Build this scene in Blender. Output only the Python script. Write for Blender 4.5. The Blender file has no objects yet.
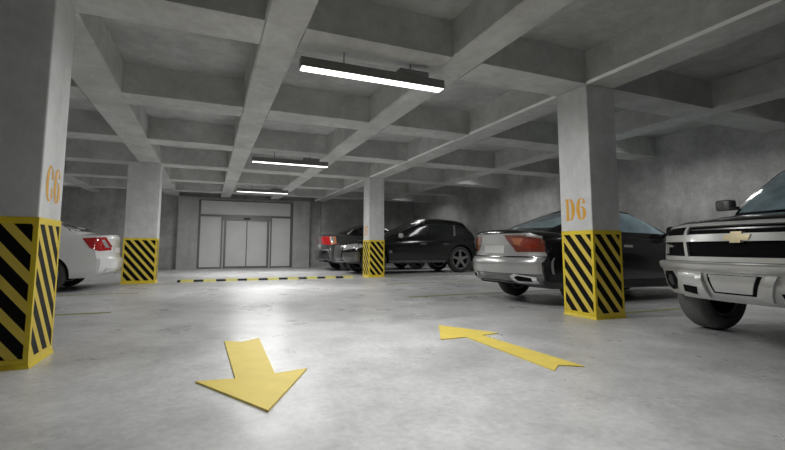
import bpy, bmesh, math
from mathutils import Vector, Matrix
from mathutils.bvhtree import BVHTree
PI = math.pi
col = bpy.context.scene.collection

# ------------------------------------------------------------------ materials
def nd(nt, kind, **kw):
    n = nt.nodes.new(kind)
    for k, v in kw.items():
        if k in n.inputs: n.inputs[k].default_value = v
        else: setattr(n, k, v)
    return n
def simple(name, rgb, rough=.5, metal=0., coat=0., spec=.5, noise=.0, nscale=8):
    m = bpy.data.materials.new(name); m.use_nodes = True
    nt = m.node_tree; b = nt.nodes['Principled BSDF']
    b.inputs['Base Color'].default_value = (*rgb, 1); b.inputs['Roughness'].default_value = rough
    b.inputs['Metallic'].default_value = metal; b.inputs['Coat Weight'].default_value = coat
    b.inputs['Coat Roughness'].default_value = .04
    b.inputs['Specular IOR Level'].default_value = spec
    tc = nd(nt, 'ShaderNodeTexCoord'); nz = nd(nt, 'ShaderNodeTexNoise', Scale=nscale, Detail=6.)
    nt.links.new(tc.outputs['Object'], nz.inputs['Vector'])
    mr = nd(nt, 'ShaderNodeMapRange'); mr.inputs[1].default_value = .3; mr.inputs[2].default_value = .7
    mr.inputs[3].default_value = 1 - noise; mr.inputs[4].default_value = 1 + noise
    nt.links.new(nz.outputs[0], mr.inputs[0])
    mx = nd(nt, 'ShaderNodeMix', data_type='RGBA', blend_type='MULTIPLY'); mx.inputs[0].default_value = 1
    mx.inputs[6].default_value = (*rgb, 1); nt.links.new(mr.outputs[0], mx.inputs[7]); nt.links.new(mx.outputs[2], b.inputs['Base Color'])
    return m
def concrete(name, rgb, rough=.75, amp=.22, scale=1.2, bump=.15, streak=0.0, spec=.3, rough_var=0., seed=0., board=False):
    m = bpy.data.materials.new(name); m.use_nodes = True
    nt = m.node_tree; b = nt.nodes['Principled BSDF']; L = nt.links.new
    b.inputs['Specular IOR Level'].default_value = spec
    tc = nd(nt, 'ShaderNodeTexCoord'); mp = nd(nt, 'ShaderNodeMapping'); mp.inputs['Location'].default_value = (seed, seed*.7, seed*.3)
    geo = nd(nt, 'ShaderNodeNewGeometry')
    L(geo.outputs['Position'], mp.inputs['Vector'])
    def noise(sc, det=5., rg=.6, scl=(1, 1, 1)):
        q = nd(nt, 'ShaderNodeMapping'); q.inputs['Scale'].default_value = scl; L(mp.outputs[0], q.inputs[0])
        n = nd(nt, 'ShaderNodeTexNoise', Scale=sc, Detail=det, Roughness=rg); L(q.outputs[0], n.inputs['Vector']); return n.outputs[0]
    def rng(s, a, c, lo, hi):
        r = nd(nt, 'ShaderNodeMapRange'); L(s, r.inputs[0])
        for i, v in zip((1, 2, 3, 4), (a, c, lo, hi)): r.inputs[i].default_value = v
        return r.outputs[0]
    def mul(a, c):
        n = nd(nt, 'ShaderNodeMath', operation='MULTIPLY'); L(a, n.inputs[0]); L(c, n.inputs[1]); return n.outputs[0]
    big = rng(noise(scale, 6., .65), .3, .7, 1 - amp, 1 + amp)
    mid = rng(noise(scale*5, 8., .7), .3, .7, 1 - amp*.5, 1 + amp*.5)
    fine = rng(noise(scale*40, 4., .6), .3, .7, 1 - amp*.25, 1 + amp*.25)
    f = mul(mul(big, mid), fine)
    if streak > 0:
        st = rng(noise(.9, 5., .6, (3.5, 3.5, .35)), .35, .7, 1 + streak*.4, 1 - streak); f = mul(f, st)
    cm = nd(nt, 'ShaderNodeMix', data_type='RGBA', blend_type='MULTIPLY'); cm.inputs[0].default_value = 1
    cm.inputs[6].default_value = (*rgb, 1); L(f, cm.inputs[7]); L(cm.outputs[2], b.inputs['Base Color'])
    if rough_var:
        L(rng(noise(scale*2.3, 6., .65), .3, .7, rough - rough_var, rough + rough_var), b.inputs['Roughness'])
    else: b.inputs['Roughness'].default_value = rough
    bp = nd(nt, 'ShaderNodeBump', Strength=bump, Distance=.02); L(noise(scale*8, 8., .7), bp.inputs['Height']); L(bp.outputs[0], b.inputs['Normal'])
    return m
def hazard(name, yellow, black):
    m = simple(name, yellow, .5, spec=.15); nt = m.node_tree; L = nt.links.new; b = nt.nodes['Principled BSDF']
    uv = nd(nt, 'ShaderNodeUVMap'); uv.uv_map = 'metres'
    sp = nd(nt, 'ShaderNodeSeparateXYZ'); L(uv.outputs[0], sp.inputs[0])
    k = nd(nt, 'ShaderNodeMath', operation='MULTIPLY'); L(sp.outputs[0], k.inputs[0]); k.inputs[1].default_value = 1.2
    s = nd(nt, 'ShaderNodeMath', operation='ADD'); L(k.outputs[0], s.inputs[0]); L(sp.outputs[1], s.inputs[1])
    d = nd(nt, 'ShaderNodeMath', operation='DIVIDE'); L(s.outputs[0], d.inputs[0]); d.inputs[1].default_value = .218
    fr = nd(nt, 'ShaderNodeMath', operation='FRACT'); L(d.outputs[0], fr.inputs[0])
    lt = nd(nt, 'ShaderNodeMath', operation='LESS_THAN'); L(fr.outputs[0], lt.inputs[0]); lt.inputs[1].default_value = .57
    mx = nd(nt, 'ShaderNodeMix', data_type='RGBA'); L(lt.outputs[0], mx.inputs[0])
    mx.inputs[6].default_value = (*yellow, 1); mx.inputs[7].default_value = (*black, 1); L(mx.outputs[2], b.inputs['Base Color'])
    return m
def emit(name, rgb, s):
    m = bpy.data.materials.new(name); m.use_nodes = True; nt = m.node_tree
    b = nt.nodes['Principled BSDF']; b.inputs['Emission Color'].default_value = (*rgb, 1); b.inputs['Emission Strength'].default_value = s
    b.inputs['Base Color'].default_value = (.9, .9, .9, 1)
    return m

M = dict(
    floor=concrete('polished_floor', (.57, .57, .575), .33, .32, .55, .05, spec=.45, rough_var=.1),
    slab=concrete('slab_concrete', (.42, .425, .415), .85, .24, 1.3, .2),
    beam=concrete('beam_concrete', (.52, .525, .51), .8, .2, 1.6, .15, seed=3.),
    edge=concrete('beam_edge_glint', (.88, .88, .86), .5, .06, 3., .05, seed=5.),  # pale chamfer colour paints in the bright glint along the beam
    wall=concrete('wall_concrete', (.43, .43, .425), .8, .32, .8, .2, streak=.12, seed=7.),
    column=concrete('column_concrete', (.74, .745, .75), .7, .12, 2.2, .12, streak=.1, seed=11.),
    pilaster=concrete('pilaster_concrete', (.50, .505, .50), .8, .14, 1.3, .12, streak=.15, seed=13.),
    hazard=hazard('hazard_stripes', (.82, .63, .11), (.004, .004, .004)),
    yellow=simple('yellow_paint', (.86, .66, .04), .4, noise=.06, nscale=20),
    arrow=simple('arrow_yellow', (.84, .66, .13), .55, noise=.05, nscale=6),
    bumpyellow=simple('worn_yellow', (.74, .68, .22), .55, noise=.1, nscale=12),
    line=simple('line_paint', (.30, .29, .10), .6, noise=.25, nscale=10),
    number=simple('number_orange', (.80, .42, .05), .6, noise=.1, nscale=14),
    black=simple('black_rubber', (.012, .012, .012), .6, noise=.1),
    dark=simple('dark_void', (.006, .006, .007), .7, spec=.08),
    palerubber=simple('lit_tyre_rubber', (.15, .15, .148), .75, noise=.15, nscale=14),  # lighter copy of the tyre rubber, light on the tread painted in
    tyre=simple('tyre_rubber', (.045, .045, .044), .75, noise=.12, nscale=20),
    chrome=simple('chrome', (.78, .78, .77), .16, 1., noise=.02),
    satin=simple('satin_silver', (.74, .74, .73), .3, .35, noise=.03, coat=.5),
    bumper=simple('bumper_silver', (.56, .56, .55), .28, .4, noise=.03, coat=.6),
    rim=simple('alloy_rim', (.22, .22, .22), .35, 1.),
    rim_light=simple('light_rim', (.36, .36, .36), .35, .8),
    blackpaint=simple('black_car_paint', (.006, .006, .0065), .22, 0., .7, .4),
    greypaint=simple('grey_car_paint', (.14, .14, .14), .25, .6, 1.),
    silvertail=simple('silver_tail', (.40, .40, .395), .3, .45, .7),  # silver tone, only on the black coupe's boot lid and rear bumper
    whitepaint=simple('white_car_paint', (.80, .80, .80), .3, 0., 1.),
    glass=simple('dark_window_glass', (.022, .024, .026), .14, 0., .5, .5),
    blueglass=simple('pale_blue_window_glass', (.36, .50, .57), .10, 0., 1., .7, noise=.25, nscale=5),  # blue tint, base lightened to paint in reflections on the panes
    red=simple('red_lamp_lens', (.42, .012, .015), .15, 0., 1.),
    amber=simple('amber_lamp_lens', (.75, .28, .12), .2, 0., 1.),
    darkred=simple('dark_red_lens', (.24, .025, .012), .15, 0., 1.), darkamber=simple('dark_amber_lens', (.38, .12, .045), .15, 0., 1.),
    brown=simple('smoked_red_lamp_lens', (.16, .035, .02), .15, 0., 1.),
    clear=simple('clear_lamp_lens', (.55, .56, .56), .12, .4, 1.),
    gold=simple('gold_emblem', (.76, .66, .42), .35, .5),
    housing=simple('fixture_housing', (.20, .20, .195), .5, .3),
    tube=emit('tube_diffuser', (1., .99, .96), 3.),
    panel=simple('frosted_panel', (.70, .70, .70), .35, noise=.05, nscale=1.5),
    frame=simple('steel_frame', (.17, .17, .17), .4, .5),
    wire=simple('wire', (.05, .05, .05), .5),
)

# ------------------------------------------------------------------ helpers
def tag(o, label=None, cat=None, group=None, kind=None):
    for k, v in (('label', label), ('category', cat), ('group', group), ('kind', kind)):
        if v: o[k] = v
    return o
def link(name, me, mat, parent=None, loc=None):
    if mat is not None and not me.materials: me.materials.append(mat)
    o = bpy.data.objects.new(name, me); col.objects.link(o)
    if parent: o.parent = parent
    if loc: o.location = loc
    return o
def obj(name, bm, mat, parent=None, smooth=False, loc=None, angle=35):
    bmesh.ops.recalc_face_normals(bm, faces=bm.faces[:])
    me = bpy.data.meshes.new(name); bm.to_mesh(me); bm.free()
    if smooth: me.shade_smooth(); me.set_sharp_from_angle(angle=math.radians(angle))
    return link(name, me, mat, parent, loc)
def empty(name, loc=(0, 0, 0), rz=0, label=None, cat=None, group=None, kind=None):
    o = bpy.data.objects.new(name, None); col.objects.link(o); o.location = loc; o.rotation_euler = (0, 0, rz); o.empty_display_size = .2
    return tag(o, label, cat, group, kind)
def box(bm, x0, x1, y0, y1, z0, z1, bev=0):
    vs = [bm.verts.new((x, y, z)) for z in (z0, z1) for y in (y0, y1) for x in (x0, x1)]
    fs = [bm.faces.new([vs[i] for i in f]) for f in ((0, 2, 3, 1), (4, 5, 7, 6), (0, 1, 5, 4), (2, 6, 7, 3), (0, 4, 6, 2), (1, 3, 7, 5))]
    if bev: bmesh.ops.bevel(bm, geom=list({e for f in fs for e in f.edges}), offset=bev, segments=2, affect='EDGES', profile=.5)
    return bm
def bx(*a, **k): return box(bmesh.new(), *a, **k)
def sbox(name, mat, *a, kind='structure', parent=None, bev=0):
    o = obj(name, bx(*a, bev=bev), mat, parent)
    if kind and not parent: o['kind'] = kind
    return o
def tube(bm, p, q, r, n=8):
    p, q = Vector(p), Vector(q); d = (q - p).normalized(); a = d.orthogonal().normalized(); b = d.cross(a)
    R = [[bm.verts.new(c + r*(math.cos(2*PI*i/n)*a + math.sin(2*PI*i/n)*b)) for i in range(n)] for c in (p, q)]
    for i in range(n): bm.faces.new((R[0][i], R[0][(i+1) % n], R[1][(i+1) % n], R[1][i]))
    bm.faces.new(R[0]); bm.faces.new(R[1]); return bm
def prism(bm, pts, f, h0, h1):
    """polygon pts (2D) extruded between h0 and h1; f maps (u, v, h) to a point"""
    A = [bm.verts.new(f(u, v, h0)) for u, v in pts]; B = [bm.verts.new(f(u, v, h1)) for u, v in pts]
    bm.faces.new(A); bm.faces.new(B)
    for i in range(len(pts)):
        j = (i+1) % len(pts); bm.faces.new((A[i], A[j], B[j], B[i]))
    return bm

# ------------------------------------------------------------------ camera (solved from the photograph's vanishing points)
F, YAW, PITCH, ROLL = 431.39, .3967, .0965, .0016
fw = Vector((math.sin(YAW)*math.cos(PITCH), math.cos(YAW)*math.cos(PITCH), math.sin(PITCH)))
r = Vector((math.cos(YAW), -math.sin(YAW), 0)); u = r.cross(fw)
r2 = r*math.cos(ROLL) + u*math.sin(ROLL); u2 = -r*math.sin(ROLL) + u*math.cos(ROLL)
cam = bpy.data.cameras.new('camera'); co = bpy.data.objects.new('camera', cam); col.objects.link(co)
co.matrix_world = Matrix(((r2.x, u2.x, -fw.x, 1.1836), (r2.y, u2.y, -fw.y, -4.01), (r2.z, u2.z, -fw.z, .8815), (0, 0, 0, 1)))
cam.sensor_width = 36; cam.lens = F/785*36; cam.shift_x = 2.71/785; cam.shift_y = -19.14/785; cam.clip_start = .05
bpy.context.scene.camera = co

# ------------------------------------------------------------------ the garage
S, D, H, SLAB = 2.727, .52, 3.0, 3.43        # bay, beam depth along the aisle, beam soffit, slab soffit
XL, XR, YF, YB = -5.6, 10.7, -9.2, 15.6
sbox('floor', M['floor'], XL-.3, XR+.3, YF-.3, YB+.6, -.2, 0)
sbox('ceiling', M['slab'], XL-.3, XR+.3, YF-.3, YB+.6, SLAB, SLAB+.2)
sbox('wall_left', M['wall'], XL-.3, XL, YF-.3, YB+.6, 0, SLAB)
sbox('wall_right', M['wall'], XR, XR+.3, YF-.3, YB+.6, 0, SLAB)
sbox('wall_front', M['wall'], XL, XR, YF-.3, YF, 0, SLAB)
sbox('wall_back', M['wall'], XL, XR, YB+.25, YB+.6, 0, SLAB)
# lobby front: two piers, a lintel above the glazing, a panel of wall right of the dark recess
sbox('trim_1', M['pilaster'], 0, .76, YB-.06, YB+.25, 0, H-.02)
sbox('trim_2', M['pilaster'], 4.66, 5.41, YB-.06, YB+.25, 0, H-.02)
sbox('trim_3', M['pilaster'], .76, 4.66, YB+.02, YB+.25, 2.87, H-.02)
sbox('trim_4', M['wall'], 5.97, XR, YB-.02, YB+.25, 0, SLAB)
for n, y in ((5, 0),): sbox('trim_%d' % n, M['wall'], XR-.12, XR, y, y+D, 0, SLAB)
LB = [(-3.1, -2.7), (-.5, 0), (1.593, 1.989), (3.624, 4.02), (5.62, 6.11), (8.21, 8.61)]   # beams running along the aisle
def beam_long(x0, x1):
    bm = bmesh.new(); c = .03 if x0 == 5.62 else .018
    pts = [(x0, SLAB), (x0, H+c), (x0+c, H), (x1-c, H), (x1, H+c), (x1, SLAB)]
    prism(bm, pts, lambda a, b, h: Vector((a, h, b)), YF, YB-.06)
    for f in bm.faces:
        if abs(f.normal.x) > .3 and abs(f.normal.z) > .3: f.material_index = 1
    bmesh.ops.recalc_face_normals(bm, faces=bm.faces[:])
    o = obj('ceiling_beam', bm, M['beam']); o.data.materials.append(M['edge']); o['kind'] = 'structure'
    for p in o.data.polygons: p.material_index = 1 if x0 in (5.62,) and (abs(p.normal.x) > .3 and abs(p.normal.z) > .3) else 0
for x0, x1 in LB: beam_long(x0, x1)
edges = [XL] + [v for b in LB for v in b] + [XR]
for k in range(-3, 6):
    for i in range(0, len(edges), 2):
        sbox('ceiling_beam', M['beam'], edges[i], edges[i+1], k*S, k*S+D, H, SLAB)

# ------------------------------------------------------------------ columns, their painted numbers and striped guards
def arc(cx, cy, rx, ry, a0, a1, n=18):
    return [(cx + rx*math.cos(math.radians(a0+(a1-a0)*i/n)), cy + ry*math.sin(math.radians(a0+(a1-a0)*i/n))) for i in range(n+1)]
def crescent(cx, cy, rx, ry, t, a0, a1):      # thick in the middle, thin at the tips like a stencil capital
    return arc(cx, cy, rx, ry, a0, a1) + arc(cx + (t*.0), cy, rx - t, ry*.86, a1, a0)
GLYPH = {   # in a box 0.6 wide and 1 high
    'C': [crescent(.32, .5, .31, .5, .21, 68, 292), [(.47, .62), (.60, .62), (.60, .93), (.52, .88), (.47, .95)], [(.47, .38), (.60, .38), (.60, .10), (.52, .12), (.47, .05)]],
    'D': [[(0, 0), (.24, 0), (.24, .05), (.22, .08), (.22, .92), (.24, .95), (.24, 1), (0, 1), (0, .96), (.06, .92), (.06, .08), (0, .04)], crescent(.28, .5, .32, .5, .21, -88, 88)],
    '6': [crescent(.32, .5, .31, .5, .22, 90, 268), crescent(.32, .31, .29, .31, .2, -88, 95), crescent(.34, .72, .24, .27, .10, 35, 88), arc(.49, .80, .085, .085, 0, 350, 12)],
    '5': [[(.08, 1), (.56, 1), (.56, .84), (.08, .84)], [(.08, .82), (.20, .82), (.20, .54), (.08, .50)], crescent(.28, .32, .31, .32, .17, -95, 110), arc(.10, .15, .085, .085, 0, 350, 12)],
}
def paint_number(parent, text, fmap, size):
    for i, ch in enumerate(text):
        bm = bmesh.new()
        for poly in GLYPH[ch]:
            f = bm.faces.new([bm.verts.new(fmap((.68*i + a)*size, b*size)) for a, b in poly])
        bm.normal_update(); bmesh.ops.triangulate(bm, faces=bm.faces[:])
        obj('column_number', bm, M['number'], parent)
def column(x0, x1, y, text=None, side=1, D=D):
    o = sbox('column', M['column'], x0, x1, y, y+D, 0, H, bev=.012)
    if text:
        sz = .29
        if side > 0: fm = lambda a, b: Vector((x1+.002, y+.09+a*.92, 1.24+b))
        else: fm = lambda a, b: Vector((x0-.002, y+D-.09-a*.92, 1.24+b))
        paint_number(o, text, fm, sz)
    return o
G, e = 1.1, .001
def guard(x0, x1, y0, label, D=D):
    y1 = y0 + D; x0 -= e; x1 += e; y0 -= e; y1 += e
    root = empty('column_guard', ((x0+x1)/2, (y0+y1)/2, 0), 0, label, 'column guard', 'striped guards around the columns')
    cx, cy = (x0+x1)/2, (y0+y1)/2; hx, hy = (x1-x0)/2, (y1-y0)/2
    # four striped panels, each with a metre UV measured rightwards and upwards as its viewer sees it
    for (ax, sgn) in (('y', -1), ('x', 1), ('y', 1), ('x', -1)):
        w = hx if ax == 'y' else hy; bm = bmesh.new(); uv = bm.loops.layers.uv.new('metres')
        if ax == 'y': P = lambda a, z: Vector((-sgn*a, sgn*hy, z))
        else: P = lambda a, z: Vector((sgn*hx, sgn*a, z))
        n = Vector((0, sgn, 0)) if ax == 'y' else Vector((sgn, 0, 0))
        vs = [bm.verts.new(P(a, z)) for a, z in ((-w, .02), (w, .02), (w, G), (-w, G))]
        back = [bm.verts.new(v.co - n*.012) for v in vs]
        f = bm.faces.new(vs); bm.faces.new(back)
        for i in range(4): bm.faces.new((vs[i], vs[(i+1) % 4], back[(i+1) % 4], back[i]))
        for fc in bm.faces:
            for l in fc.loops:
                a = -sgn*l.vert.co.x if ax == 'y' else sgn*l.vert.co.y
                l[uv].uv = (a + w, l.vert.co.z)
        obj('striped_panel', bm, M['hazard'], root)
    t = .003
    for sx in (-1, 1):                                   # corner angles
        for sy in (-1, 1):
            w = .03; bm = bmesh.new()
            xo, yo = sx*(hx+t), sy*(hy+t)
            pts = [(xo, yo), (xo - sx*(w+t), yo), (xo - sx*(w+t), yo - sy*t), (xo - sx*t, yo - sy*t), (xo - sx*t, yo - sy*(w+t)), (xo, yo - sy*(w+t))]
            prism(bm, pts, lambda a, b, h: Vector((a, b, h)), 0, G+.004); obj('corner_angle', bm, M['yellow'], root)
    def ring(z0, z1, d, name):
        bm = bmesh.new()
        a, b = hx + d, hy + d
        box(bm, -a, a, -b, -hy-t*.2, z0, z1); box(bm, -a, a, hy+t*.2, b, z0, z1)
        box(bm, -a, -hx-t*.2, -hy-t*.2, hy+t*.2, z0, z1); box(bm, hx+t*.2, a, -hy-t*.2, hy+t*.2, z0, z1)
        obj(name, bm, M['yellow'], root)
    ring(G-.045, G+.006, t*1.3, 'top_rail'); ring(.028, .07, t*1.2, 'bottom_rail')
    # skirt flaring out to the floor
    bm = bmesh.new(); A = []
    for d, z in ((.004, .035), (.016, .006), (.016, 0), (.0, 0)):
        A.append([bm.verts.new((sx*(hx+d), sy*(hy+d), z)) for sx, sy in ((-1, -1), (1, -1), (1, 1), (-1, 1))])
    for q in range(3):
        for i in range(4): bm.faces.new((A[q][i], A[q][(i+1) % 4], A[q+1][(i+1) % 4], A[q+1][i]))
    obj('floor_skirt', bm, M['yellow'], root)
    return root
column(-.72, 0, 0, 'C6', 1); column(-.72, 0, 3*S); column(5.62, 6.11, 0, 'D6', -1); column(5.62, 6.11, 3*S, 'D5', -1)
guard(-.72, 0, 0, 'black and yellow striped guard around the large left column numbered C6')
guard(-.72, 0, 3*S, 'black and yellow striped guard around the column behind the white sedan')
guard(5.62, 6.11, 0, 'black and yellow striped guard around the right column numbered D6', .507)
guard(5.62, 6.11, 3*S, 'small distant striped guard around the column in front of the black SUV')

# ------------------------------------------------------------------ lobby door
door = empty('door_1', (2.68, YB, 0), kind='structure')
def dpart(name, mat, x0, x1, z0, z1, y0=-.02, y1=.08, parent=None):
    return obj(name, bx(x0-2.68, x1-2.68, y0, y1, z0, z1), M[mat], parent or door)
dpart('door_frame', 'frame', .76, .85, 0, 2.87, -.06, .1); dpart('door_frame', 'frame', 4.54, 4.66, 0, 2.87, -.06, .1)
dpart('door_frame', 'frame', .85, 4.54, 2.84, 2.87, -.06, .1); dpart('door_frame', 'frame', .85, 4.54, 2.17, 2.26, -.06, .1)
for a, b in ((.85, 2.07), (2.075, 3.31), (3.315, 4.54)): dpart('transom_panel', 'panel', a, b, 2.26, 2.84)
dpart('side_panel', 'panel', .85, 1.66, .06, 2.17); dpart('side_panel', 'panel', 3.74, 4.54, .06, 2.17)
dpart('door_frame', 'frame', .85, 1.66, 0, .06, -.04, .1); dpart('door_frame', 'frame', 3.74, 4.54, 0, .06, -.04, .1)
dpart('door_frame', 'frame', 1.66, 1.72, 0, 2.17, -.05, .1); dpart('door_frame', 'frame', 3.68, 3.74, 0, 2.17, -.05, .1)
dpart('door_frame', 'frame', 1.78, 1.86, 0, 2.02, -.09, .1); dpart('door_frame', 'frame', 3.54, 3.63, 0, 2.02, -.09, .1)
dpart('door_frame', 'panel', 1.72, 1.78, 0, 2.02, -.03, .1); dpart('door_frame', 'panel', 3.63, 3.68, 0, 2.02, -.03, .1)
dpart('door_header', 'frame', 1.72, 3.68, 2.02, 2.17, -.1, .1)
dpart('motion_sensor', 'black', 2.55, 2.82, 2.07, 2.14, -.15, -.1)
for a, b in ((1.86, 2.675), (2.72, 3.54)):
    lf = dpart('door_leaf', 'panel', a, b, .08, 2.02, .0, .05)
    dpart('door_rail', 'frame', a, b, 0.01, .08, -.01, .06)
dpart('door_stile', 'frame', 2.675, 2.72, .01, 2.02, -.01, .06)

# ------------------------------------------------------------------ hanging tube lights
def tube_light(y, label):
    root = empty('hanging_light', (2.84, y, 2.75), 0, label, 'ceiling light', 'hanging tube lights along the aisle')
    hl, hw = .845, .07
    bm = bmesh.new(); prism(bm, [(-hw, 0), (hw, 0), (hw*.85, .105), (-hw*.85, .105)], lambda a, b, h: Vector((h, a, b)), -hl, hl); obj('housing', bm, M['housing'], root)
    obj('diffuser', bx(-hl+.012, hl-.012, -hw+.006, hw-.006, -.006, .0), M['tube'], root)
    obj('driver_box', bx(.27, .63, -.075, .075, .105, .16), M['housing'], root)
    for x in (-.37, .43): obj('suspension_wire', tube(bmesh.new(), (x, 0, .105), (x, 0, (H if abs((y % S)-D/2) < D/2 + .03 and (y % S) < D else SLAB)-2.75), .006), M['wire'], root)
    return root
tube_light(.36, 'large nearest tube light hanging on two wires below the ceiling')
tube_light(5.72, 'middle tube light of the row, over the aisle between the columns')
tube_light(11.2, 'farthest tube light of the row, just in front of the lobby door')

# ------------------------------------------------------------------ floor markings and speed bump
def flat(name, pts, mat, label, cat, h=.004, group=None, kind=None, loc=(0, 0, 0)):
    cx = sum(p[0] for p in pts)/len(pts); cy = sum(p[1] for p in pts)/len(pts)
    bm = bmesh.new(); prism(bm, [(a-cx, b-cy) for a, b in pts], lambda a, b, hh: Vector((a, b, hh)), 0.0005, h)
    bm.normal_update(); bmesh.ops.triangulate(bm, faces=[f for f in bm.faces if len(f.verts) > 4])
    return tag(obj(name, bm, M[mat], loc=(cx, cy, 0)), label, cat, group, kind)
flat('floor_arrow', [(1.357, .40), (1.51, .30), (1.671, .42), (1.645, -.845), (1.88, -.80), (1.514, -1.533), (1.14, -.83), (1.385, -.865)], 'arrow', 'yellow floor arrow pointing toward the viewer', 'floor marking', .012)
flat('floor_arrow', [(3.635, .40), (3.275, -.29), (3.565, -.285), (3.511, -1.52), (3.643, -1.42), (3.80, -1.52), (3.76, -.27), (3.985, -.24)], 'arrow', 'yellow floor arrow pointing away toward the lobby, in front of column D6', 'floor marking', .008)
for y, x0, x1, lb in ((2.90, -4.9, -.0, 'faded parking line on the floor nearest the C6 column'),
                      (5.60, -4.9, -.02, 'faded parking line on the floor beside the white sedan'),
                      (.22, 6.2, 10.4, 'faded parking line between the D6 column and the pickup truck'),
                      (3.05, 4.55, 10.4, 'faded parking line under the far side of the black coupe'),
                      (5.75, 5.2, 10.4, 'faded parking line across the empty bay beside the black coupe'),
                      (8.30, 6.2, 10.4, 'faded parking line along the near side of the black SUV')):
    flat('parking_line', [(x0, y), (x1, y), (x1, y+.1), (x0, y+.1)], 'line', lb, 'floor marking', .003, 'painted parking bay lines')
bump = empty('speed_bump', (2.86, 8.32, 0), 0, 'black and yellow striped speed bump across the aisle floor', 'speed bump')
x, ws = -2.29, (.285, .25)
for i in range(17):
    yel = i % 2 == 0; w = .30 if yel else .235; hh, hb = (.055, .14) if yel else (.045, .11)
    bm = bmesh.new(); prism(bm, [(-hb, 0), (hb, 0), (hb*.55, hh), (-hb*.55, hh)], lambda a, b, h: Vector((h, a, b)), x, x+w)
    obj('yellow_segment' if yel else 'black_segment', bm, M['bumpyellow'] if yel else M['black'], bump); x += w
bm = bmesh.new(); prism(bm, [(-.1, 0), (.1, 0), (.05, .045), (-.05, .045)], lambda a, b, h: Vector((h, a, b)), -2.37, -2.29); obj('end_cap', bm, M['black'], bump)

# ------------------------------------------------------------------ vehicles
def ip(tab, t):
    """smooth (monotone cubic) interpolation through a table of (t, value)"""
    n = len(tab)
    if t <= tab[0][0]: return tab[0][1]
    if t >= tab[-1][0]: return tab[-1][1]
    for i in range(n-1):
        if t <= tab[i+1][0]: break
    d = [(tab[k+1][1]-tab[k][1])/(tab[k+1][0]-tab[k][0]) for k in range(n-1)]
    def m(k):
        if k == 0: return d[0]
        if k == n-1: return d[-1]
        return 0 if d[k-1]*d[k] <= 0 else 2*d[k-1]*d[k]/(d[k-1]+d[k])
    h = tab[i+1][0]-tab[i][0]; s = (t-tab[i][0])/h
    return ((2*s**3-3*s*s+1)*tab[i][1] + (s**3-2*s*s+s)*h*m(i) + (-2*s**3+3*s*s)*tab[i+1][1] + (s**3-s*s)*h*m(i+1))
def warpbox(nx, ny, nz, fn):
    bm = bmesh.new(); V = {}
    def v(i, j, k):
        if (i, j, k) not in V: V[i, j, k] = bm.verts.new(fn(2*i/nx-1, 2*j/ny-1, 2*k/nz-1))
        return V[i, j, k]
    def face(*q):
        try: bm.faces.new(q)
        except ValueError: pass
    for i in range(nx):
        for j in range(ny):
            for k in (0, nz): face(v(i, j, k), v(i+1, j, k), v(i+1, j+1, k), v(i, j+1, k))
        for k in range(nz):
            for j in (0, ny): face(v(i, j, k), v(i+1, j, k), v(i+1, j, k+1), v(i, j, k+1))
    for j in range(ny):
        for k in range(nz):
            for i in (0, nx): face(v(i, j, k), v(i, j+1, k), v(i, j+1, k+1), v(i, j, k+1))
    return bm
def shell(L, W, bot, top, shoulder, side, plan, rear, front, kr=.2, kf=.2, pw=3., nx=64, ny=18, nz=22, crown=2.6):
    def fn(a, b, c):
        t = (a+1)/2; X = t*L
        for _ in range(3):
            zc, zs = ip(top, X), ip(shoulder, X)
            zt = zs + (zc-zs)*(1-abs(b)**crown); zb = ip(bot, X); z = zb + (zt-zb)*(c+1)/2
            x0 = ip(rear, z) + kr*abs(b)**pw; x1 = L - ip(front, z) - kf*abs(b)**pw
            X = x0 + (x1-x0)*t
        return Vector((X - L/2, b*W*ip(plan, X)*ip(side, c), z))
    return warpbox(nx, ny, nz, fn)
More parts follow.
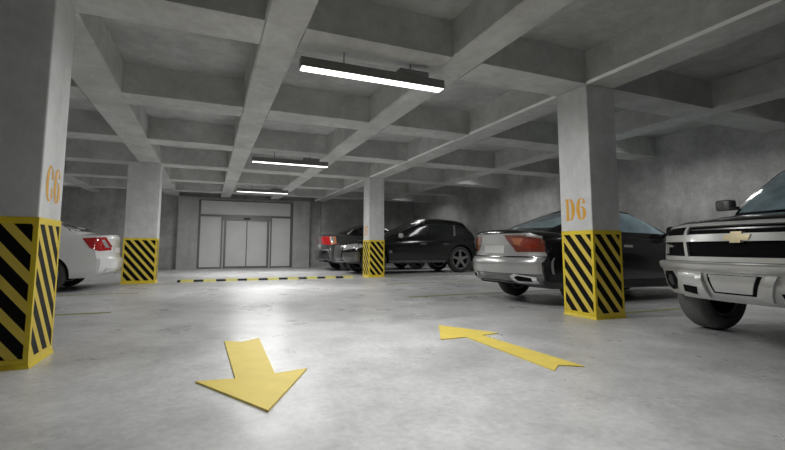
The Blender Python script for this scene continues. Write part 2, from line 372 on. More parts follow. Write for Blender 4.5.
class Car:
    def __init__(s, name, L, W, loc, rz, label, cat, paint):
        s.L, s.W, s.paint = L, W, M[paint]; s.root = empty(name, loc, rz, label, cat); s.bv = {}
    def body(s, **k):
        s.wheels = k.pop('wheels'); s.wr = k.pop('wr'); s.tw = k.pop('tw'); gap = k.pop('gap', .05)
        bm = shell(s.L, s.W, **k)
        bmesh.ops.recalc_face_normals(bm, faces=bm.faces[:])
        o = obj('body', bm, s.paint, s.root, True); cut = []
        for xw in s.wheels:
            for sg in (-1, 1):
                c = tube(bmesh.new(), (xw - s.L/2, sg*(s.W-.36), s.wr), (xw - s.L/2, sg*(s.W+.3), s.wr), s.wr+gap, 40)
                bmesh.ops.recalc_face_normals(c, faces=c.faces[:])
                co_ = obj('cut', c, M['dark'], s.root); m = o.modifiers.new('b', 'BOOLEAN'); m.operation = 'DIFFERENCE'; m.solver = 'EXACT'; m.object = co_; cut.append(co_)
        bpy.context.view_layer.update()
        me = bpy.data.meshes.new_from_object(o.evaluated_get(bpy.context.evaluated_depsgraph_get()))
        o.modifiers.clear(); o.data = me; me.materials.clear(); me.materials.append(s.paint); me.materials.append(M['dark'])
        for c in cut: bpy.data.objects.remove(c)
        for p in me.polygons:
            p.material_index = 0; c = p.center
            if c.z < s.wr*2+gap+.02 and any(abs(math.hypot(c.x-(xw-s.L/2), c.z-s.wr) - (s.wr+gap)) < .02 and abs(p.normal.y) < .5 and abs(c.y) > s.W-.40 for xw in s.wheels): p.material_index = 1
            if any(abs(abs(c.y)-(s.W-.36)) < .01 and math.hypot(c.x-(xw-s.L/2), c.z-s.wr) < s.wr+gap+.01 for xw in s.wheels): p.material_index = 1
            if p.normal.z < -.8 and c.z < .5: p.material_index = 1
        me.shade_smooth(); me.set_sharp_from_angle(angle=math.radians(38))
        s.bv['body'] = s.tree(o); s.b = o; return o
    def tree(s, o):
        return BVHTree.FromPolygons([v.co.copy() for v in o.data.vertices], [list(p.vertices) for p in o.data.polygons])
    def cabin(s, mat=None, **k):
        x0 = k.pop('x0'); Lc = k.pop('Lc')
        bm = shell(Lc, k.pop('W'), **k)
        for v in bm.verts: v.co.x += x0 + Lc/2 - s.L/2
        o = obj('cabin', bm, mat or s.paint, s.root, True); s.bv['cabin'] = s.tree(o); return o
    def patch(s, name, pts, axis, mat, on=('body',), off=.004, thick=.02, grid=.06, parent=None, mirror=False, label=None):
        """panel whose outline (2D) is laid on the shell, seen along axis 'f' front, 'r' rear, 'l' left, 'R' right, 't' top"""
        bm = bmesh.new(); h = s.L/2
        if axis in 'lRt': pts = [(a-h, b) for a, b in pts]
        f = bm.faces.new([bm.verts.new((a, b, 0)) for a, b in pts]); bm.normal_update()
        bmesh.ops.triangulate(bm, faces=bm.faces[:])
        for ax in (0, 1):
            lo, hi = min(p[ax] for p in pts), max(p[ax] for p in pts); n = max(1, int((hi-lo)/grid))
            for i in range(1, n+1):
                pc = [0, 0, 0]; pn = [0, 0, 0]; pc[ax] = lo+(hi-lo)*i/(n+1); pn[ax] = 1
                bmesh.ops.bisect_plane(bm, geom=bm.verts[:]+bm.edges[:]+bm.faces[:], plane_co=pc, plane_no=pn, dist=1e-5)
        bmesh.ops.triangulate(bm, faces=bm.faces[:])
        out = {'f': Vector((1, 0, 0)), 'r': Vector((-1, 0, 0)), 'l': Vector((0, 1, 0)), 'R': Vector((0, -1, 0)), 't': Vector((0, 0, 1))}[axis]
        trees = [s.bv[k] for k in on]
        def pos(a, b):
            q = Vector((0, a, b)) if axis in 'fr' else (Vector((a, 0, b)) if axis in 'lR' else Vector((a, b, 0)))
            best = None
            for t in trees:
                hit = t.ray_cast(q + out*8, -out)
                if hit[0] is not None and (best is None or hit[0].dot(out) > best.dot(out)): best = hit[0]
            if best is None:
                best = min((t.find_nearest(q + out*(h*.9 if axis in 'fr' else s.W*.9 if axis in 'lR' else 1.)) for t in trees), key=lambda w: w[3])[0]
            return best
        for v in bm.verts: v.co = pos(v.co.x, v.co.y) + out*off
        ret = bmesh.ops.extrude_face_region(bm, geom=bm.faces[:])
        for v in ret['geom']:
            if isinstance(v, bmesh.types.BMVert): v.co -= out*(off+thick)
        o = obj(name, bm, M[mat] if isinstance(mat, str) else mat, parent or s.root, True, angle=50)
        if label: o['label'] = label
        if mirror and axis in 'frt':
            s.patch(name, [(a, -b) if axis == 't' else (-a, b) for a, b in ([(p[0]+h, p[1]) for p in pts] if axis == 't' else pts)], axis, mat, on, off, thick, grid, parent)
        elif mirror:
            s.patch(name, [(a+h, b) for a, b in pts], 'R' if axis == 'l' else 'l', mat, on, off, thick, grid, parent)
        return o
    def add_wheels(s, spokes=5, rim='rim', rr=.68, y_in=.03, rubber='tyre'):
        R, w = s.wr, s.tw
        bm = bmesh.new(); n = 40
        prof = [(rr*R, -w/2+.02), (rr*R+.02, -w/2), (R-.05, -w/2), (R-.015, -w/2+.02), (R, -w/2+.05), (R, w/2-.05), (R-.015, w/2-.02), (R-.05, w/2), (rr*R+.02, w/2), (rr*R, w/2-.02), (rr*R, -w/2+.02)]
        rings = [[bm.verts.new((q*math.cos(2*PI*i/n), y, q*math.sin(2*PI*i/n))) for i in range(n)] for q, y in prof[:-1]]
        rings.append(rings[0])
        for a, b in zip(rings, rings[1:]):
            for i in range(n): bm.faces.new((a[i], a[(i+1) % n], b[(i+1) % n], b[i]))
        bmesh.ops.recalc_face_normals(bm, faces=bm.faces[:])
        tm = bpy.data.meshes.new('wheel'); bm.to_mesh(tm); bm.free(); tm.shade_smooth(); tm.set_sharp_from_angle(angle=.7); tm.materials.append(M[rubber])
        bm = bmesh.new(); q = rr*R+.005                               # rim: outer barrel, hub, spokes (facing +y)
        for y0, y1, ra, rb in ((-w/2+.02, w/2-.025, q, q-.025),):
            A = [[bm.verts.new((rad*math.cos(2*PI*i/n), yy, rad*math.sin(2*PI*i/n))) for i in range(n)] for rad, yy in ((ra, y0), (ra, y1+.012), (rb, y1+.012), (rb-.01, y0))]
            for j in range(4):
                for i in range(n): bm.faces.new((A[j][i], A[j][(i+1) % n], A[(j+1) % 4][(i+1) % n], A[(j+1) % 4][i]))
        tube(bm, (0, w/2-.10, 0), (0, w/2-.03, 0), .17*R, 16)
        for i in range(spokes):
            a = 2*PI*i/spokes + .3; d = Vector((math.cos(a), 0, math.sin(a))); t_ = Vector((-math.sin(a), 0, math.cos(a))); Y = Vector((0, 1, 0))
            def P(rad, tt, yy): return bm.verts.new(d*rad + t_*tt + Y*yy)
            wd0, wd1 = .12*R, .085*R
            v = [P(.1*R, sg*wd0, yy) for yy in (w/2-.075, w/2-.04) for sg in (-1, 1)] + [P(q-.015, sg*wd1, yy) for yy in (w/2-.05, w/2-.02) for sg in (-1, 1)]
            for fs in ((0, 1, 5, 4), (2, 6, 7, 3), (0, 4, 6, 2), (1, 3, 7, 5), (4, 5, 7, 6), (0, 2, 3, 1)): bm.faces.new([v[z] for z in fs])
        bmesh.ops.recalc_face_normals(bm, faces=bm.faces[:])
        rm = bpy.data.meshes.new('rim'); bm.to_mesh(rm); bm.free(); rm.materials.append(M[rim])
        bm = tube(bmesh.new(), (0, -w/2+.03, 0), (0, w/2-.12, 0), q-.012, 28)   # dark disc behind the spokes
        bmesh.ops.recalc_face_normals(bm, faces=bm.faces[:])
        dm = bpy.data.meshes.new('brake_disc'); bm.to_mesh(dm); bm.free(); dm.materials.append(M['dark'])
        for xw in s.wheels:
            for sg in (1, -1):
                wo = link('wheel', tm, None, s.root, (xw-s.L/2, sg*(s.W-w/2-y_in), R)); wo.rotation_euler = (0, 0, 0 if sg > 0 else PI)
                link('rim', rm, None, wo); link('brake_disc', dm, None, wo)
    def mirrors(s, x, z, y, sc=1., mat=None, sides=(1, -1), k=.55):
        for sg in sides:
            bm = bmesh.new()
            bmesh.ops.create_uvsphere(bm, u_segments=16, v_segments=10, radius=1)
            for v in bm.verts:
                c = v.co; p = lambda t, k=k: math.copysign(abs(t)**k, t)
                v.co = Vector((p(c.x)*.055*sc - .02*abs(c.y), p(c.y)*.11*sc, p(c.z)*.075*sc))
            o = obj('wing_mirror', bm, mat or s.paint, s.root, True, loc=(x-s.L/2, sg*(y+.1*sc), z), angle=60)
            obj('mirror_arm', bx(-.02, .03, -.13*sc-.04 if sg > 0 else .0, .0 if sg > 0 else .13*sc+.04, -.07*sc, -.03*sc), M['black'], o)

def flip(pts): return [(-a, b) for a, b in pts]
SIDE = [(-1, .90), (-.75, .965), (-.3, .99), (.1, 1.), (.5, .985), (.8, .955), (.93, .925), (1, .89)]
CABS = [(-1, 1.), (-.6, .975), (0, .915), (.5, .85), (.8, .80), (.93, .76), (1, .70)]

# --- white sedan, nose to the left wall, tail at the column
c = Car('sedan', 5.05, .92, (-.60-5.05/2, 7.13, 0), PI, 'white sedan parked tail-out on the left between the C columns', 'car', 'whitepaint')
c.body(bot=[(0, .34), (.5, .27), (4.5, .22), (5.05, .26)], top=[(0, 1.13), (.25, 1.16), (1.0, 1.17), (3.4, 1.04), (4.3, .96), (4.9, .76), (5.05, .66)],
       shoulder=[(0, 1.07), (.3, 1.10), (1.1, 1.11), (3.4, .97), (4.3, .86), (4.9, .68), (5.05, .6)], side=SIDE, plan=[(0, .92), (.6, .985), (1.4, 1), (4.0, 1), (5.05, .9)],
       rear=[(.3, .12), (.42, .02), (.62, 0), (.68, .035), (.9, .06), (1.05, .05), (1.16, .09)], front=[(.2, .1), (.5, 0), (.7, .05), (.9, .3)], kr=.24, kf=.4, wheels=(1.10, 4.15), wr=.345, tw=.23)
c.cabin(x0=.44, Lc=3.3, W=.86, bot=[(0, 1.0), (3.1, .95)], top=[(0, 1.2), (.45, 1.43), (1.2, 1.53), (1.9, 1.52), (2.6, 1.3), (3.1, 1.0)], shoulder=[(0, 1.14), (.5, 1.36), (1.2, 1.45), (1.9, 1.44), (2.6, 1.22), (3.1, .97)],
        side=CABS, plan=[(0, .86), (.8, 1), (2.4, 1), (3.1, .9)], rear=[(1.0, 0), (1.2, .1), (1.53, .8)], front=[(.95, 0), (1.2, .35), (1.53, 1.1)], kr=.12, kf=.15)
c.patch('side_window', [(1.15, 1.20), (3.05, 1.12), (2.75, 1.28), (2.2, 1.42), (1.75, 1.43), (1.35, 1.38)], 'l', 'glass', ('cabin',), mirror=True)
c.patch('rear_window', [(-.70, 1.20), (.70, 1.20), (.66, 1.30), (.57, 1.46), (-.57, 1.46), (-.66, 1.30)], 'r', 'glass', ('cabin',))
c.patch('windshield', [(-.7, 1.06), (.7, 1.06), (.55, 1.44), (-.55, 1.44)], 'f', 'glass', ('cabin',))
tl = c.patch('tail_lamp', [(.53, 1.06), (.165, 1.09), (.06, .845), (.10, .815), (.24, .80), (.38, .86)], 'l', 'red', off=.006, grid=.04)
c.patch('lamp_stripe', [(.22, 1.03), (.18, 1.03), (.11, .87), (.16, .87)], 'l', 'clear', off=.009, grid=.04, parent=None, label='pale strip in the tail lamp')
c.patch('rear_bumper', [(-.84, .34), (.84, .34), (.86, .66), (-.86, .66)], 'r', 'whitepaint', off=.03, thick=.05)
c.patch('number_plate', [(-.26, .76), (.26, .76), (.26, .87), (-.26, .87)], 'r', 'panel', off=.008)
c.patch('exhaust_trim', flip([(.42, .36), (.72, .38), (.70, .45), (.42, .44)]), 'r', 'chrome', off=.04, mirror=True)
c.patch('front_lamp', [(.5, .6), (.78, .64), (.78, .74), (.5, .70)], 'f', 'clear', mirror=True); c.patch('grille', [(-.4, .42), (.4, .42), (.4, .66), (-.4, .66)], 'f', 'black')
c.add_wheels(5, 'rim_light'); c.mirrors(3.2, 1.12, .86)

# --- black coupe behind column D6, tail toward the aisle
c = Car('coupe', 4.85, .93, (5.44+4.85/2, 1.88, 0), 0, 'glossy black coupe with silver tail parked behind the D6 column', 'car', 'blackpaint'); c.root.scale = (1, 1, 1.12)
BODY_LOW = dict(bot=[(0, .34), (.5, .24), (4.3, .2), (4.85, .24)], top=[(0, 1.03), (.2, 1.055), (.9, 1.06), (3.3, .98), (4.2, .88), (4.7, .72), (4.85, .62)],
       shoulder=[(0, .955), (.3, .985), (1.1, .98), (3.3, .91), (4.2, .80), (4.7, .64), (4.85, .56)], side=SIDE, plan=[(0, .93), (.6, .99), (1.3, 1), (3.9, 1), (4.85, .9)],
       rear=[(.25, .14), (.36, .03), (.60, 0), (.66, .05), (.8, .07), (1.0, .03), (1.07, .08)], front=[(.2, .1), (.5, 0), (.66, .06), (.9, .4)], kr=.28, kf=.45)
c.body(wheels=(1.08, 3.9), wr=.345, tw=.25, **BODY_LOW)
COUPE_CABIN = dict(x0=.45, Lc=3.35, W=.86, bot=[(0, .9), (3.35, .88)], top=[(0, 1.0), (.6, 1.26), (1.3, 1.41), (1.9, 1.43), (2.5, 1.27), (3.35, .93)], shoulder=[(0, .97), (.6, 1.19), (1.3, 1.33), (1.9, 1.345), (2.5, 1.19), (3.35, .9)],
        side=CABS, plan=[(0, .82), (.8, 1), (2.4, 1), (3.35, .9)], rear=[(.9, 0), (1.05, .1), (1.43, 1.1)], front=[(.88, 0), (1.1, .45), (1.43, 1.35)], kr=.12, kf=.15)
c.cabin(**COUPE_CABIN)
c.patch('side_window', [(1.35, 1.03), (3.05, 1.0), (2.75, 1.16), (2.35, 1.295), (1.95, 1.33), (1.6, 1.28), (1.38, 1.16)], 'R', 'blueglass', ('cabin',), mirror=True)
c.patch('rear_window', [(-.64, 1.075), (.64, 1.075), (.5, 1.34), (-.5, 1.34)], 'r', 'blueglass', ('cabin',))
c.patch('windshield', [(-.7, .98), (.7, .98), (.55, 1.35), (-.55, 1.35)], 'f', 'blueglass', ('cabin',))
c.patch('boot_lid', [(-.90, .675), (.90, .675), (.90, .92), (.70, .985), (-.70, .985), (-.90, .92)], 'r', 'silvertail', off=.006)
c.patch('rear_bumper', [(-.90, .44), (.90, .44), (.915, .655), (-.915, .655)], 'r', 'silvertail', off=.03, thick=.06)
c.patch('lower_bumper', [(-.86, .30), (.86, .30), (.88, .435), (-.88, .435)], 'r', 'greypaint', off=.012, thick=.03)
for sg in (1, -1):
    q = (lambda P: P) if sg < 0 else flip
    tl = c.patch('tail_lamp', q([(-.912, .73), (-.912, .90), (-.60, .955), (-.30, .965), (-.36, .87), (-.50, .73)]), 'r', 'brown', off=.012, grid=.04)
    c.patch('lamp_bar', q([(-.80, .78), (-.80, .885), (-.62, .91), (-.56, .84), (-.62, .77)]), 'r', 'darkred', off=.016, grid=.04, parent=tl, label='dark red inner lamp')
    c.patch('lamp_bar', q([(-.62, .80), (-.62, .915), (-.42, .925), (-.47, .84)]), 'r', 'darkamber', off=.015, grid=.04, parent=tl, label='orange inner lamp')
    ex = c.patch('exhaust_trim', q([(-.80, .31), (-.80, .40), (-.50, .435), (-.42, .40), (-.50, .315)]), 'r', 'chrome', off=.03, thick=.05)
    c.patch('exhaust_opening', q([(-.74, .335), (-.74, .385), (-.56, .41), (-.50, .39), (-.54, .34)]), 'r', 'dark', off=.036, thick=.02, parent=ex)
c.patch('number_plate', [(-.26, .71), (.26, .71), (.26, .82), (-.26, .82)], 'r', 'satin', off=.012)
d = c.patch('door', [(1.75, .36), (3.25, .33), (3.30, .88), (1.80, .91), (1.60, .7)], 'R', 'blackpaint', off=.004, thick=.012)
c.patch('door_handle', [(1.9, .80), (2.1, .795), (2.1, .83), (1.9, .835)], 'R', 'chrome', off=.02, thick=.03, parent=d)
c.patch('side_sill', [(1.5, .24), (3.5, .22), (3.5, .33), (1.5, .34)], 'R', 'black', off=.015, thick=.03)
c.patch('front_lamp', [(.5, .56), (.78, .6), (.78, .70), (.5, .66)], 'f', 'clear', mirror=True); c.patch('grille', [(-.4, .34), (.4, .34), (.4, .6), (-.4, .6)], 'f', 'black')
c.add_wheels(5, 'rim'); c.mirrors(3.05, 1.04, .88)

# --- far grey sedan, tail toward the aisle, half hidden by the SUV
c = Car('sedan', 4.9, .95, (5.12+4.9/2, 12.75, 0), 0, 'dark grey sedan with bright red tail lamps, farthest car on the right', 'car', 'greypaint'); c.root.scale = (1, 1, 1.05)
c.body(bot=[(0, .40), (.5, .28), (4.4, .25), (4.9, .28)], top=[(0, 1.27), (.2, 1.32), (.9, 1.34), (3.3, 1.15), (4.2, 1.0), (4.7, .8), (4.9, .7)],
       shoulder=[(0, 1.2), (.3, 1.26), (1.0, 1.28), (3.3, 1.07), (4.2, .9), (4.7, .7), (4.9, .62)], side=SIDE, plan=[(0, .94), (.6, .99), (1.3, 1), (3.9, 1), (4.9, .9)],
       rear=[(.3, .2), (.42, .03), (.70, 0), (.78, .07), (1.0, .08), (1.2, .05), (1.34, .1)], front=[(.2, .1), (.5, 0), (.7, .06), (1.0, .4)], kr=.25, kf=.45, wheels=(1.05, 3.95), wr=.37, tw=.25)
c.cabin(x0=.72, Lc=3.1, W=.88, bot=[(0, 1.1), (3.1, 1.0)], top=[(0, 1.32), (.5, 1.58), (1.2, 1.70), (1.9, 1.69), (2.5, 1.5), (3.1, 1.1)], shoulder=[(0, 1.26), (.5, 1.5), (1.2, 1.62), (1.9, 1.61), (2.5, 1.42), (3.1, 1.05)],
        side=CABS, plan=[(0, .84), (.8, 1), (2.4, 1), (3.1, .9)], rear=[(1.1, 0), (1.3, .1), (1.7, .75)], front=[(1., 0), (1.3, .4), (1.7, 1.2)], kr=.12, kf=.15, mat=M['blackpaint'])
c.patch('side_window', [(1.45, 1.36), (3.05, 1.24), (2.75, 1.44), (2.3, 1.57), (1.9, 1.60), (1.55, 1.54)], 'R', 'glass', ('cabin',), mirror=True)
c.patch('window_trim', [(.98, 1.33), (1.06, 1.33), (1.42, 1.60), (1.36, 1.60)], 'R', 'satin', ('cabin',))
c.patch('rear_window', [(-.62, 1.36), (.62, 1.36), (.5, 1.6), (-.5, 1.6)], 'r', 'glass', ('cabin',))
c.patch('windshield', [(-.7, 1.15), (.7, 1.15), (.55, 1.6), (-.55, 1.6)], 'f', 'glass', ('cabin',))
for sg in (1, -1):
    q = (lambda P: P) if sg < 0 else flip
    c.patch('tail_lamp', q([(-.93, .93), (-.93, 1.22), (-.62, 1.25), (-.36, 1.22), (-.36, .97)]), 'r', 'red', off=.012, grid=.04)
    c.patch('reflector', q([(-.88, .66), (-.88, .76), (-.5, .76), (-.5, .66)]), 'r', 'clear', off=.02)
c.patch('side_lamp', [(.20, .94), (.52, .97), (.50, 1.24), (.20, 1.23)], 'R', 'amber', off=.012, grid=.05, label='pale orange wrap-around lamp')
c.patch('side_lamp', [(.30, 1.02), (.42, 1.02), (.42, 1.22), (.30, 1.22)], 'R', 'clear', off=.018, grid=.05, label='white wrap-around lamp')
c.patch('rear_bumper', [(-.92, .42), (.92, .42), (.93, .74), (-.93, .74)], 'r', 'blackpaint', off=.03, thick=.05)
c.patch('side_bumper', [(.24, .45), (.62, .42), (.62, .8), (.24, .8)], 'R', 'greypaint', off=.008, thick=.02)
c.patch('number_plate', [(-.26, .84), (.26, .84), (.26, .95), (-.26, .95)], 'r', 'clear', off=.012)
c.add_wheels(5, 'rim'); c.mirrors(3.05, 1.28, .9)

# --- black SUV, nose toward the aisle behind the far column
c = Car('suv', 5.0, .97, (5.2+2.62, 10.29, 0), PI, 'black SUV parked nose-out behind the far striped column', 'car', 'blackpaint'); c.root.scale = (1.05, 1.0, 1.09)
c.body(bot=[(0, .45), (.6, .34), (4.4, .32), (5.0, .36)], top=[(0, 1.12), (.5, 1.17), (1.5, 1.15), (3.5, 1.13), (4.4, 1.06), (4.85, .95), (5.0, .86)],
       shoulder=[(0, 1.08), (.5, 1.13), (1.5, 1.10), (3.5, 1.05), (4.4, .97), (4.85, .85), (5.0, .78)], side=SIDE, plan=[(0, .95), (.6, 1), (4.2, 1), (5.0, .9)],
       rear=[(.4, .1), (.5, 0), (.75, 0), (.85, .06), (1.2, .1)], front=[(.3, .12), (.5, 0), (.8, .03), (1.05, .2)], kr=.22, kf=.4, wheels=(.86, 4.0), wr=.43, tw=.28)
c.cabin(x0=.06, Lc=3.75, W=.92, bot=[(0, 1.05), (3.75, 1.0)], top=[(0, 1.60), (.4, 1.70), (1.3, 1.79), (2.0, 1.78), (2.7, 1.62), (3.4, 1.25), (3.75, 1.08)], shoulder=[(0, 1.54), (.4, 1.63), (1.3, 1.71), (2.0, 1.70), (2.7, 1.54), (3.4, 1.18), (3.75, 1.04)],
        side=[(-1, 1.), (-.6, .985), (0, .93), (.5, .87), (.8, .81), (.93, .76), (1, .68)], plan=[(0, .88), (.8, 1), (2.8, 1), (3.75, .9)], rear=[(1.0, 0), (1.2, .04), (1.5, .32), (1.8, .5)], front=[(1., 0), (1.25, .4), (1.8, 1.6)], kr=.15, kf=.15)
for P in ([(.62, 1.23), (1.02, 1.21), (.98, 1.54), (.86, 1.57), (.70, 1.45)], [(1.14, 1.21), (2.02, 1.19), (2.02, 1.64), (1.7, 1.655), (1.25, 1.63), (1.10, 1.58)], [(2.12, 1.19), (3.15, 1.15), (2.95, 1.28), (2.55, 1.50), (2.3, 1.59), (2.12, 1.625)]):
    c.patch('side_window', P, 'l', 'glass', ('cabin',), mirror=True)
c.patch('window_trim', [(1.04, 1.20), (1.12, 1.20), (1.07, 1.56), (1.00, 1.55)], 'l', 'rim_light', ('cabin',), off=.008)
c.patch('roof_rail', [(.75, 1.665), (2.35, 1.70), (2.35, 1.725), (1.6, 1.74), (.75, 1.69)], 'l', 'rim', ('cabin',), off=.03, mirror=True)
c.patch('windshield', [(-.72, 1.16), (.72, 1.16), (.58, 1.66), (-.58, 1.66)], 'f', 'glass', ('cabin',)); c.patch('rear_window', [(-.66, 1.25), (.66, 1.25), (.55, 1.58), (-.55, 1.58)], 'r', 'glass', ('cabin',))
for P, hx in (([(1.15, .42), (2.05, .42), (2.05, 1.07), (1.25, 1.08), (1.42, .78)], 1.35), ([(2.09, .42), (3.35, .44), (3.30, 1.04), (2.09, 1.07)], 2.2)):
    d = c.patch('door', P, 'l', 'blackpaint', off=.005, thick=.014)
    c.patch('door_handle', [(hx, .91), (hx+.2, .91), (hx+.2, .95), (hx, .95)], 'l', 'rim', off=.025, thick=.03, parent=d)
c.patch('side_sill', [(1.45, .34), (3.5, .34), (3.5, .42), (1.45, .42)], 'l', 'greypaint', off=.012, thick=.03, mirror=True)
c.patch('badge', [(3.42, .64), (3.52, .64), (3.52, .72), (3.42, .72)], 'l', 'rim_light', off=.008)
c.patch('front_lamp', [(.52, .72), (.86, .78), (.86, .93), (.52, .88)], 'f', 'clear', off=.012, mirror=True)
c.patch('side_lamp', [(4.62, .76), (4.36, .84), (4.45, .92), (4.66, .92)], 'l', 'clear', off=.01)
c.patch('grille', [(-.42, .44), (.42, .44), (.46, .88), (-.46, .88)], 'f', 'rim', off=.012)
c.patch('front_bumper', [(-.90, .38), (.90, .38), (.90, .66), (.5, .66), (.5, .4), (-.5, .4), (-.5, .66), (-.90, .66)], 'f', 'greypaint', off=.02, thick=.05)  # grey on the black nose paints in the light from the aisle
c.patch('side_bumper', [(4.44, .40), (4.70, .40), (4.70, .68), (4.50, .68)], 'l', 'greypaint', off=.008, thick=.02)  # same painted-in aisle light, carried round the corner
c.patch('tail_lamp', [(.5, .92), (.88, .92), (.88, 1.08), (.5, 1.08)], 'r', 'red', mirror=True)
c.add_wheels(5, 'rim_light', .72); c.mirrors(3.15, 1.18, .93, 1.0, M['satin'])

# --- black pickup truck at the right edge, nose toward the aisle
L = 5.05; RZ = PI - math.radians(6); NOSE = (5.53, -1.655)
c = Car('pickup_truck', L, 1.0, (NOSE[0]-math.cos(RZ)*L/2, NOSE[1]-math.sin(RZ)*L/2, 0), RZ, 'black pickup truck with chrome grille, nose-out at the right edge', 'truck', 'blackpaint')
c.body(bot=[(0, .6), (.6, .5), (4.3, .48), (5.05, .50)], top=[(0, 1.2), (1.5, 1.25), (3.4, 1.27), (4.3, 1.23), (4.85, 1.17), (5.05, 1.12)],
       shoulder=[(0, 1.16), (1.5, 1.2), (3.4, 1.2), (4.3, 1.16), (4.85, 1.10), (5.05, 1.06)], side=[(-1, .93), (-.7, .985), (0, 1), (.6, .99), (.88, .97), (1, .93)], plan=[(0, .97), (.6, 1), (4.2, 1), (5.05, .955)],
       rear=[(.5, .05), (1.2, .02)], front=[(.4, .12), (.6, .03), (.78, 0), (1.04, .02), (1.12, .06), (1.2, .16)], kr=.1, kf=.32, pw=2.1, crown=3.5, wheels=(1.05, 4.27), wr=.385, tw=.27, gap=.08)
c.cabin(x0=1.2, Lc=2.75, W=.94, bot=[(0, 1.15), (2.75, 1.15)], top=[(0, 1.9), (.4, 1.97), (1.4, 1.99), (2.75, 1.95)], shoulder=[(0, 1.85), (.4, 1.91), (1.4, 1.93), (2.75, 1.88)],
        side=[(-1, 1.), (-.6, .985), (0, .94), (.5, .885), (.8, .885), (.93, .865), (1, .82)], plan=[(0, 1), (2.0, 1), (2.75, .98)], rear=[(1.1, 0), (1.95, .15)], front=[(1.15, 0), (1.3, .1), (1.72, .62), (1.9, 1.0), (1.97, 1.3)], kr=.06, kf=.14)
c.patch('windshield', [(-.86, 1.29), (.86, 1.29), (.77, 1.87), (-.77, 1.87)], 'f', 'blueglass', ('cabin',), off=.01)
for P in ([(1.1, 1.3), (1.9, 1.3), (1.9, 1.8), (1.15, 1.8)], [(2.0, 1.3), (3.2, 1.3), (2.75, 1.62), (2.45, 1.8), (2.0, 1.8)]): c.patch('side_window', P, 'l', 'glass', ('cabin',), mirror=True)
c.patch('rear_window', [(-.7, 1.3), (.7, 1.3), (.6, 1.75), (-.6, 1.75)], 'r', 'glass', ('cabin',))
g = c.patch('grille', [(-.56, .79), (.56, .79), (.56, 1.105), (-.56, 1.105)], 'f', 'dark', off=.004)
for z in (.83, .87, .91, 1.055, 1.085): c.patch('grille_slat', [(-.53, z), (.53, z), (.53, z+.012), (-.53, z+.012)], 'f', 'dark' if z < 1 else 'rim', off=.014, parent=g)
c.patch('grille_bar', [(-.955, .945), (.955, .945), (.955, 1.015), (-.955, 1.015)], 'f', 'satin', off=.04, thick=.05)
c.patch('grille_surround', [(-.965, 1.085), (-.6, 1.095), (.6, 1.095), (.965, 1.085), (.955, 1.115), (.6, 1.128), (-.6, 1.128), (-.955, 1.115)], 'f', 'satin', off=.03, thick=.04)
c.patch('grille_surround', [(-.965, .755), (.965, .755), (.965, .80), (-.965, .80)], 'f', 'satin', off=.035, thick=.045)
for sg in (1, -1):
    q = (lambda P: P) if sg > 0 else flip
    c.patch('grille_surround', q([(.52, .79), (.565, .79), (.595, .945), (.595, 1.02), (.565, 1.11), (.52, 1.11), (.55, 1.02), (.55, .945)]), 'f', 'satin', off=.035, thick=.045)
    c.patch('grille_surround', q([(.945, .77), (.975, .77), (.985, 1.09), (.955, 1.09)]), 'f', 'satin', off=.03, thick=.04)
    c.patch('front_lamp', q([(.59, 1.02), (.95, 1.02), (.95, 1.085), (.575, 1.10)]), 'f', 'dark', off=.008)
    lm = c.patch('front_lamp', q([(.57, .80), (.95, .80), (.955, .945), (.595, .945)]), 'f', 'dark', off=.008)
    c.patch('lamp_reflector', q([(.78, .90), (.86, .92), (.945, .92), (.945, .82), (.90, .82), (.89, .895), (.84, .89)]), 'f', 'clear', off=.02, thick=.02, parent=lm)
em = c.patch('emblem', [(-.105, .955), (-.045, .955), (-.045, .93), (.045, .93), (.045, .955), (.105, .955), (.125, 1.005), (.055, 1.005), (.055, 1.03), (-.04, 1.03), (-.04, 1.005), (-.09, 1.005)], 'f', 'gold', off=.05, thick=.03)
# bumper: curved bar with a lower centre apron, plate recess and lamp openings
def bump_fn(hw, z0, z1, depth, k, prof, back=.34, pw=2.1):
    def fn(a, b, cc):
        z = z0 + (z1-z0)*(cc+1)/2; y = b*hw
        xf = L/2 + depth + ip(prof, cc) - k*abs(y)**pw
        return Vector((xf - (1-(a+1)/2)*back, y, z))
    return fn
bb = obj('front_bumper', warpbox(4, 30, 8, bump_fn(1.0, .665, .75, .09, .32, [(-1, -.02), (-.4, 0), (.5, .01), (.85, -.01), (1, -.04)])), M['bumper'], c.root, True)
lo = obj('lower_bumper', warpbox(4, 30, 12, bump_fn(.60, .40, .664, .10, .32, [(-1, -.07), (-.5, -.01), (.4, .02), (.9, .01), (1, -.02)])), M['bumper'], c.root, True)
c.bv['bumper'] = c.tree(bb); c.bv['apron'] = c.tree(lo)
pr = c.patch('plate_recess', [(-.235, .645), (.235, .645), (.175, .475), (-.175, .475)], 'f', 'dark', ('apron',), off=.004)
c.patch('number_plate', [(-.20, .64), (.20, .64), (.155, .49), (-.155, .49)], 'f', 'bumper', ('apron',), off=.012, parent=pr)
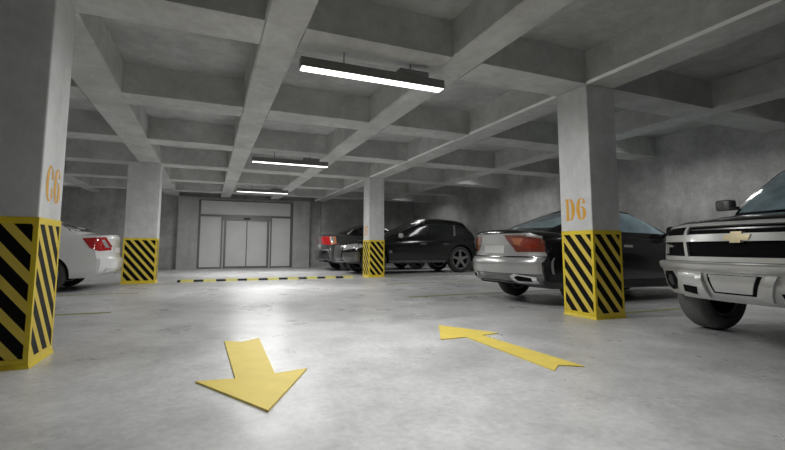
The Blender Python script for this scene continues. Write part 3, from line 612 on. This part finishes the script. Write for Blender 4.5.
for sg in (1, -1):
    q = (lambda P: P) if sg > 0 else flip
    c.patch('air_intake', q([(.35, .515), (.525, .525), (.535, .455), (.37, .44)]), 'f', 'dark', ('apron',), off=.004)
    c.patch('bumper_rib', q([(.275, .655), (.345, .655), (.29, .43), (.225, .43)]), 'f', 'bumper', ('apron',), off=.035, thick=.05)
    fl = obj('bumper_corner', warpbox(6, 14, 10, lambda a, b, cc, sg=sg: (lambda y: Vector((L/2 + .06 - .32*y**2.1 - .05*(1-cc)*.5 - (1-(a+1)/2)*.22, sg*y, .41 + .10*max(0, (y-.8)/.2)**2 + (.664-.41-.10*max(0, (y-.8)/.2)**2)*(cc+1)/2)))(.605 + .385*(b+1)/2)), M['bumper'], c.root, True)
    c.bv['corner'] = c.tree(fl)
    fo = c.patch('fog_lamp_opening', q([(.73, .46), (.82, .445), (.92, .49), (.95, .57), (.92, .635), (.76, .645), (.70, .56)]), 'f', 'dark', ('corner',), off=.006, grid=.03)
    c.patch('fog_lamp', q([(.76, .50), (.83, .49), (.87, .54), (.84, .60), (.78, .60)]), 'f', 'tyre', ('corner',), off=.012, thick=.006, grid=.03, parent=fo)
c.add_wheels(6, 'rim_light', .62, .02, 'palerubber'); c.mirrors(3.69, 1.40, .965, .9, M['frame'], k=.3)
for x0, x1 in ((1.05, 1.95), (2.0, 3.3)): c.patch('door', [(x0, .55), (x1, .55), (x1, 1.16), (x0, 1.16)], 'l', 'blackpaint', off=.005, thick=.014, mirror=True)

# ------------------------------------------------------------------ light
def area(name, loc, sx, sy, power, rot=(0, 0, 0), rgb=(1, 1, .985)):
    l = bpy.data.lights.new(name, 'AREA'); l.shape = 'RECTANGLE'; l.size = sx; l.size_y = sy; l.energy = power; l.color = rgb
    if name.startswith('bay'): l.spread = math.radians(140)
    if name.startswith('near'): l.spread = math.radians(95)
    o = bpy.data.objects.new(name, l); col.objects.link(o); o.location = loc; o.rotation_euler = rot; return o
for y, p in ((.36, 66), (5.72, 96), (11.2, 120)): area('tube_glow', (2.83, y, 2.735), 1.6, .11, p)
area('near_aisle_fill', (2.4, -2.0, 2.74), 1.6, .3, 11)  # added fill above the frame, no fixture hangs here
area('rear_aisle_fill', (2.83, -5.6, 2.72), 1.6, .3, 14)  # added fill behind the camera, without a fixture
for y in (1.6, 7.0, 12.4): area('bay_fill_right', (9.05, y, 3.40), .5, 1.4, 26)  # added fill lights, hidden in the recesses behind the beams
for y in (1.6, 7.0, 12.4): area('bay_fill_left', (-3.6, y, 3.40), .5, 1.4, 26)  # added fill for the left bays, kept out of sight above the beams
area('bay_fill_right', (9.05, -1.3, 3.40), .5, 1.2, 14)  # one more unseen fill, over the pickup's bay
w = bpy.data.worlds.new('world'); bpy.context.scene.world = w; w.use_nodes = True
w.node_tree.nodes['Background'].inputs[0].default_value = (.5, .5, .5, 1); w.node_tree.nodes['Background'].inputs[1].default_value = .3
sc = bpy.context.scene
sc.view_settings.view_transform = 'Standard'; sc.view_settings.look = 'None'; sc.view_settings.exposure = .06
sc.cycles.max_bounces = 14; sc.cycles.diffuse_bounces = 9; sc.cycles.sample_clamp_indirect = 4
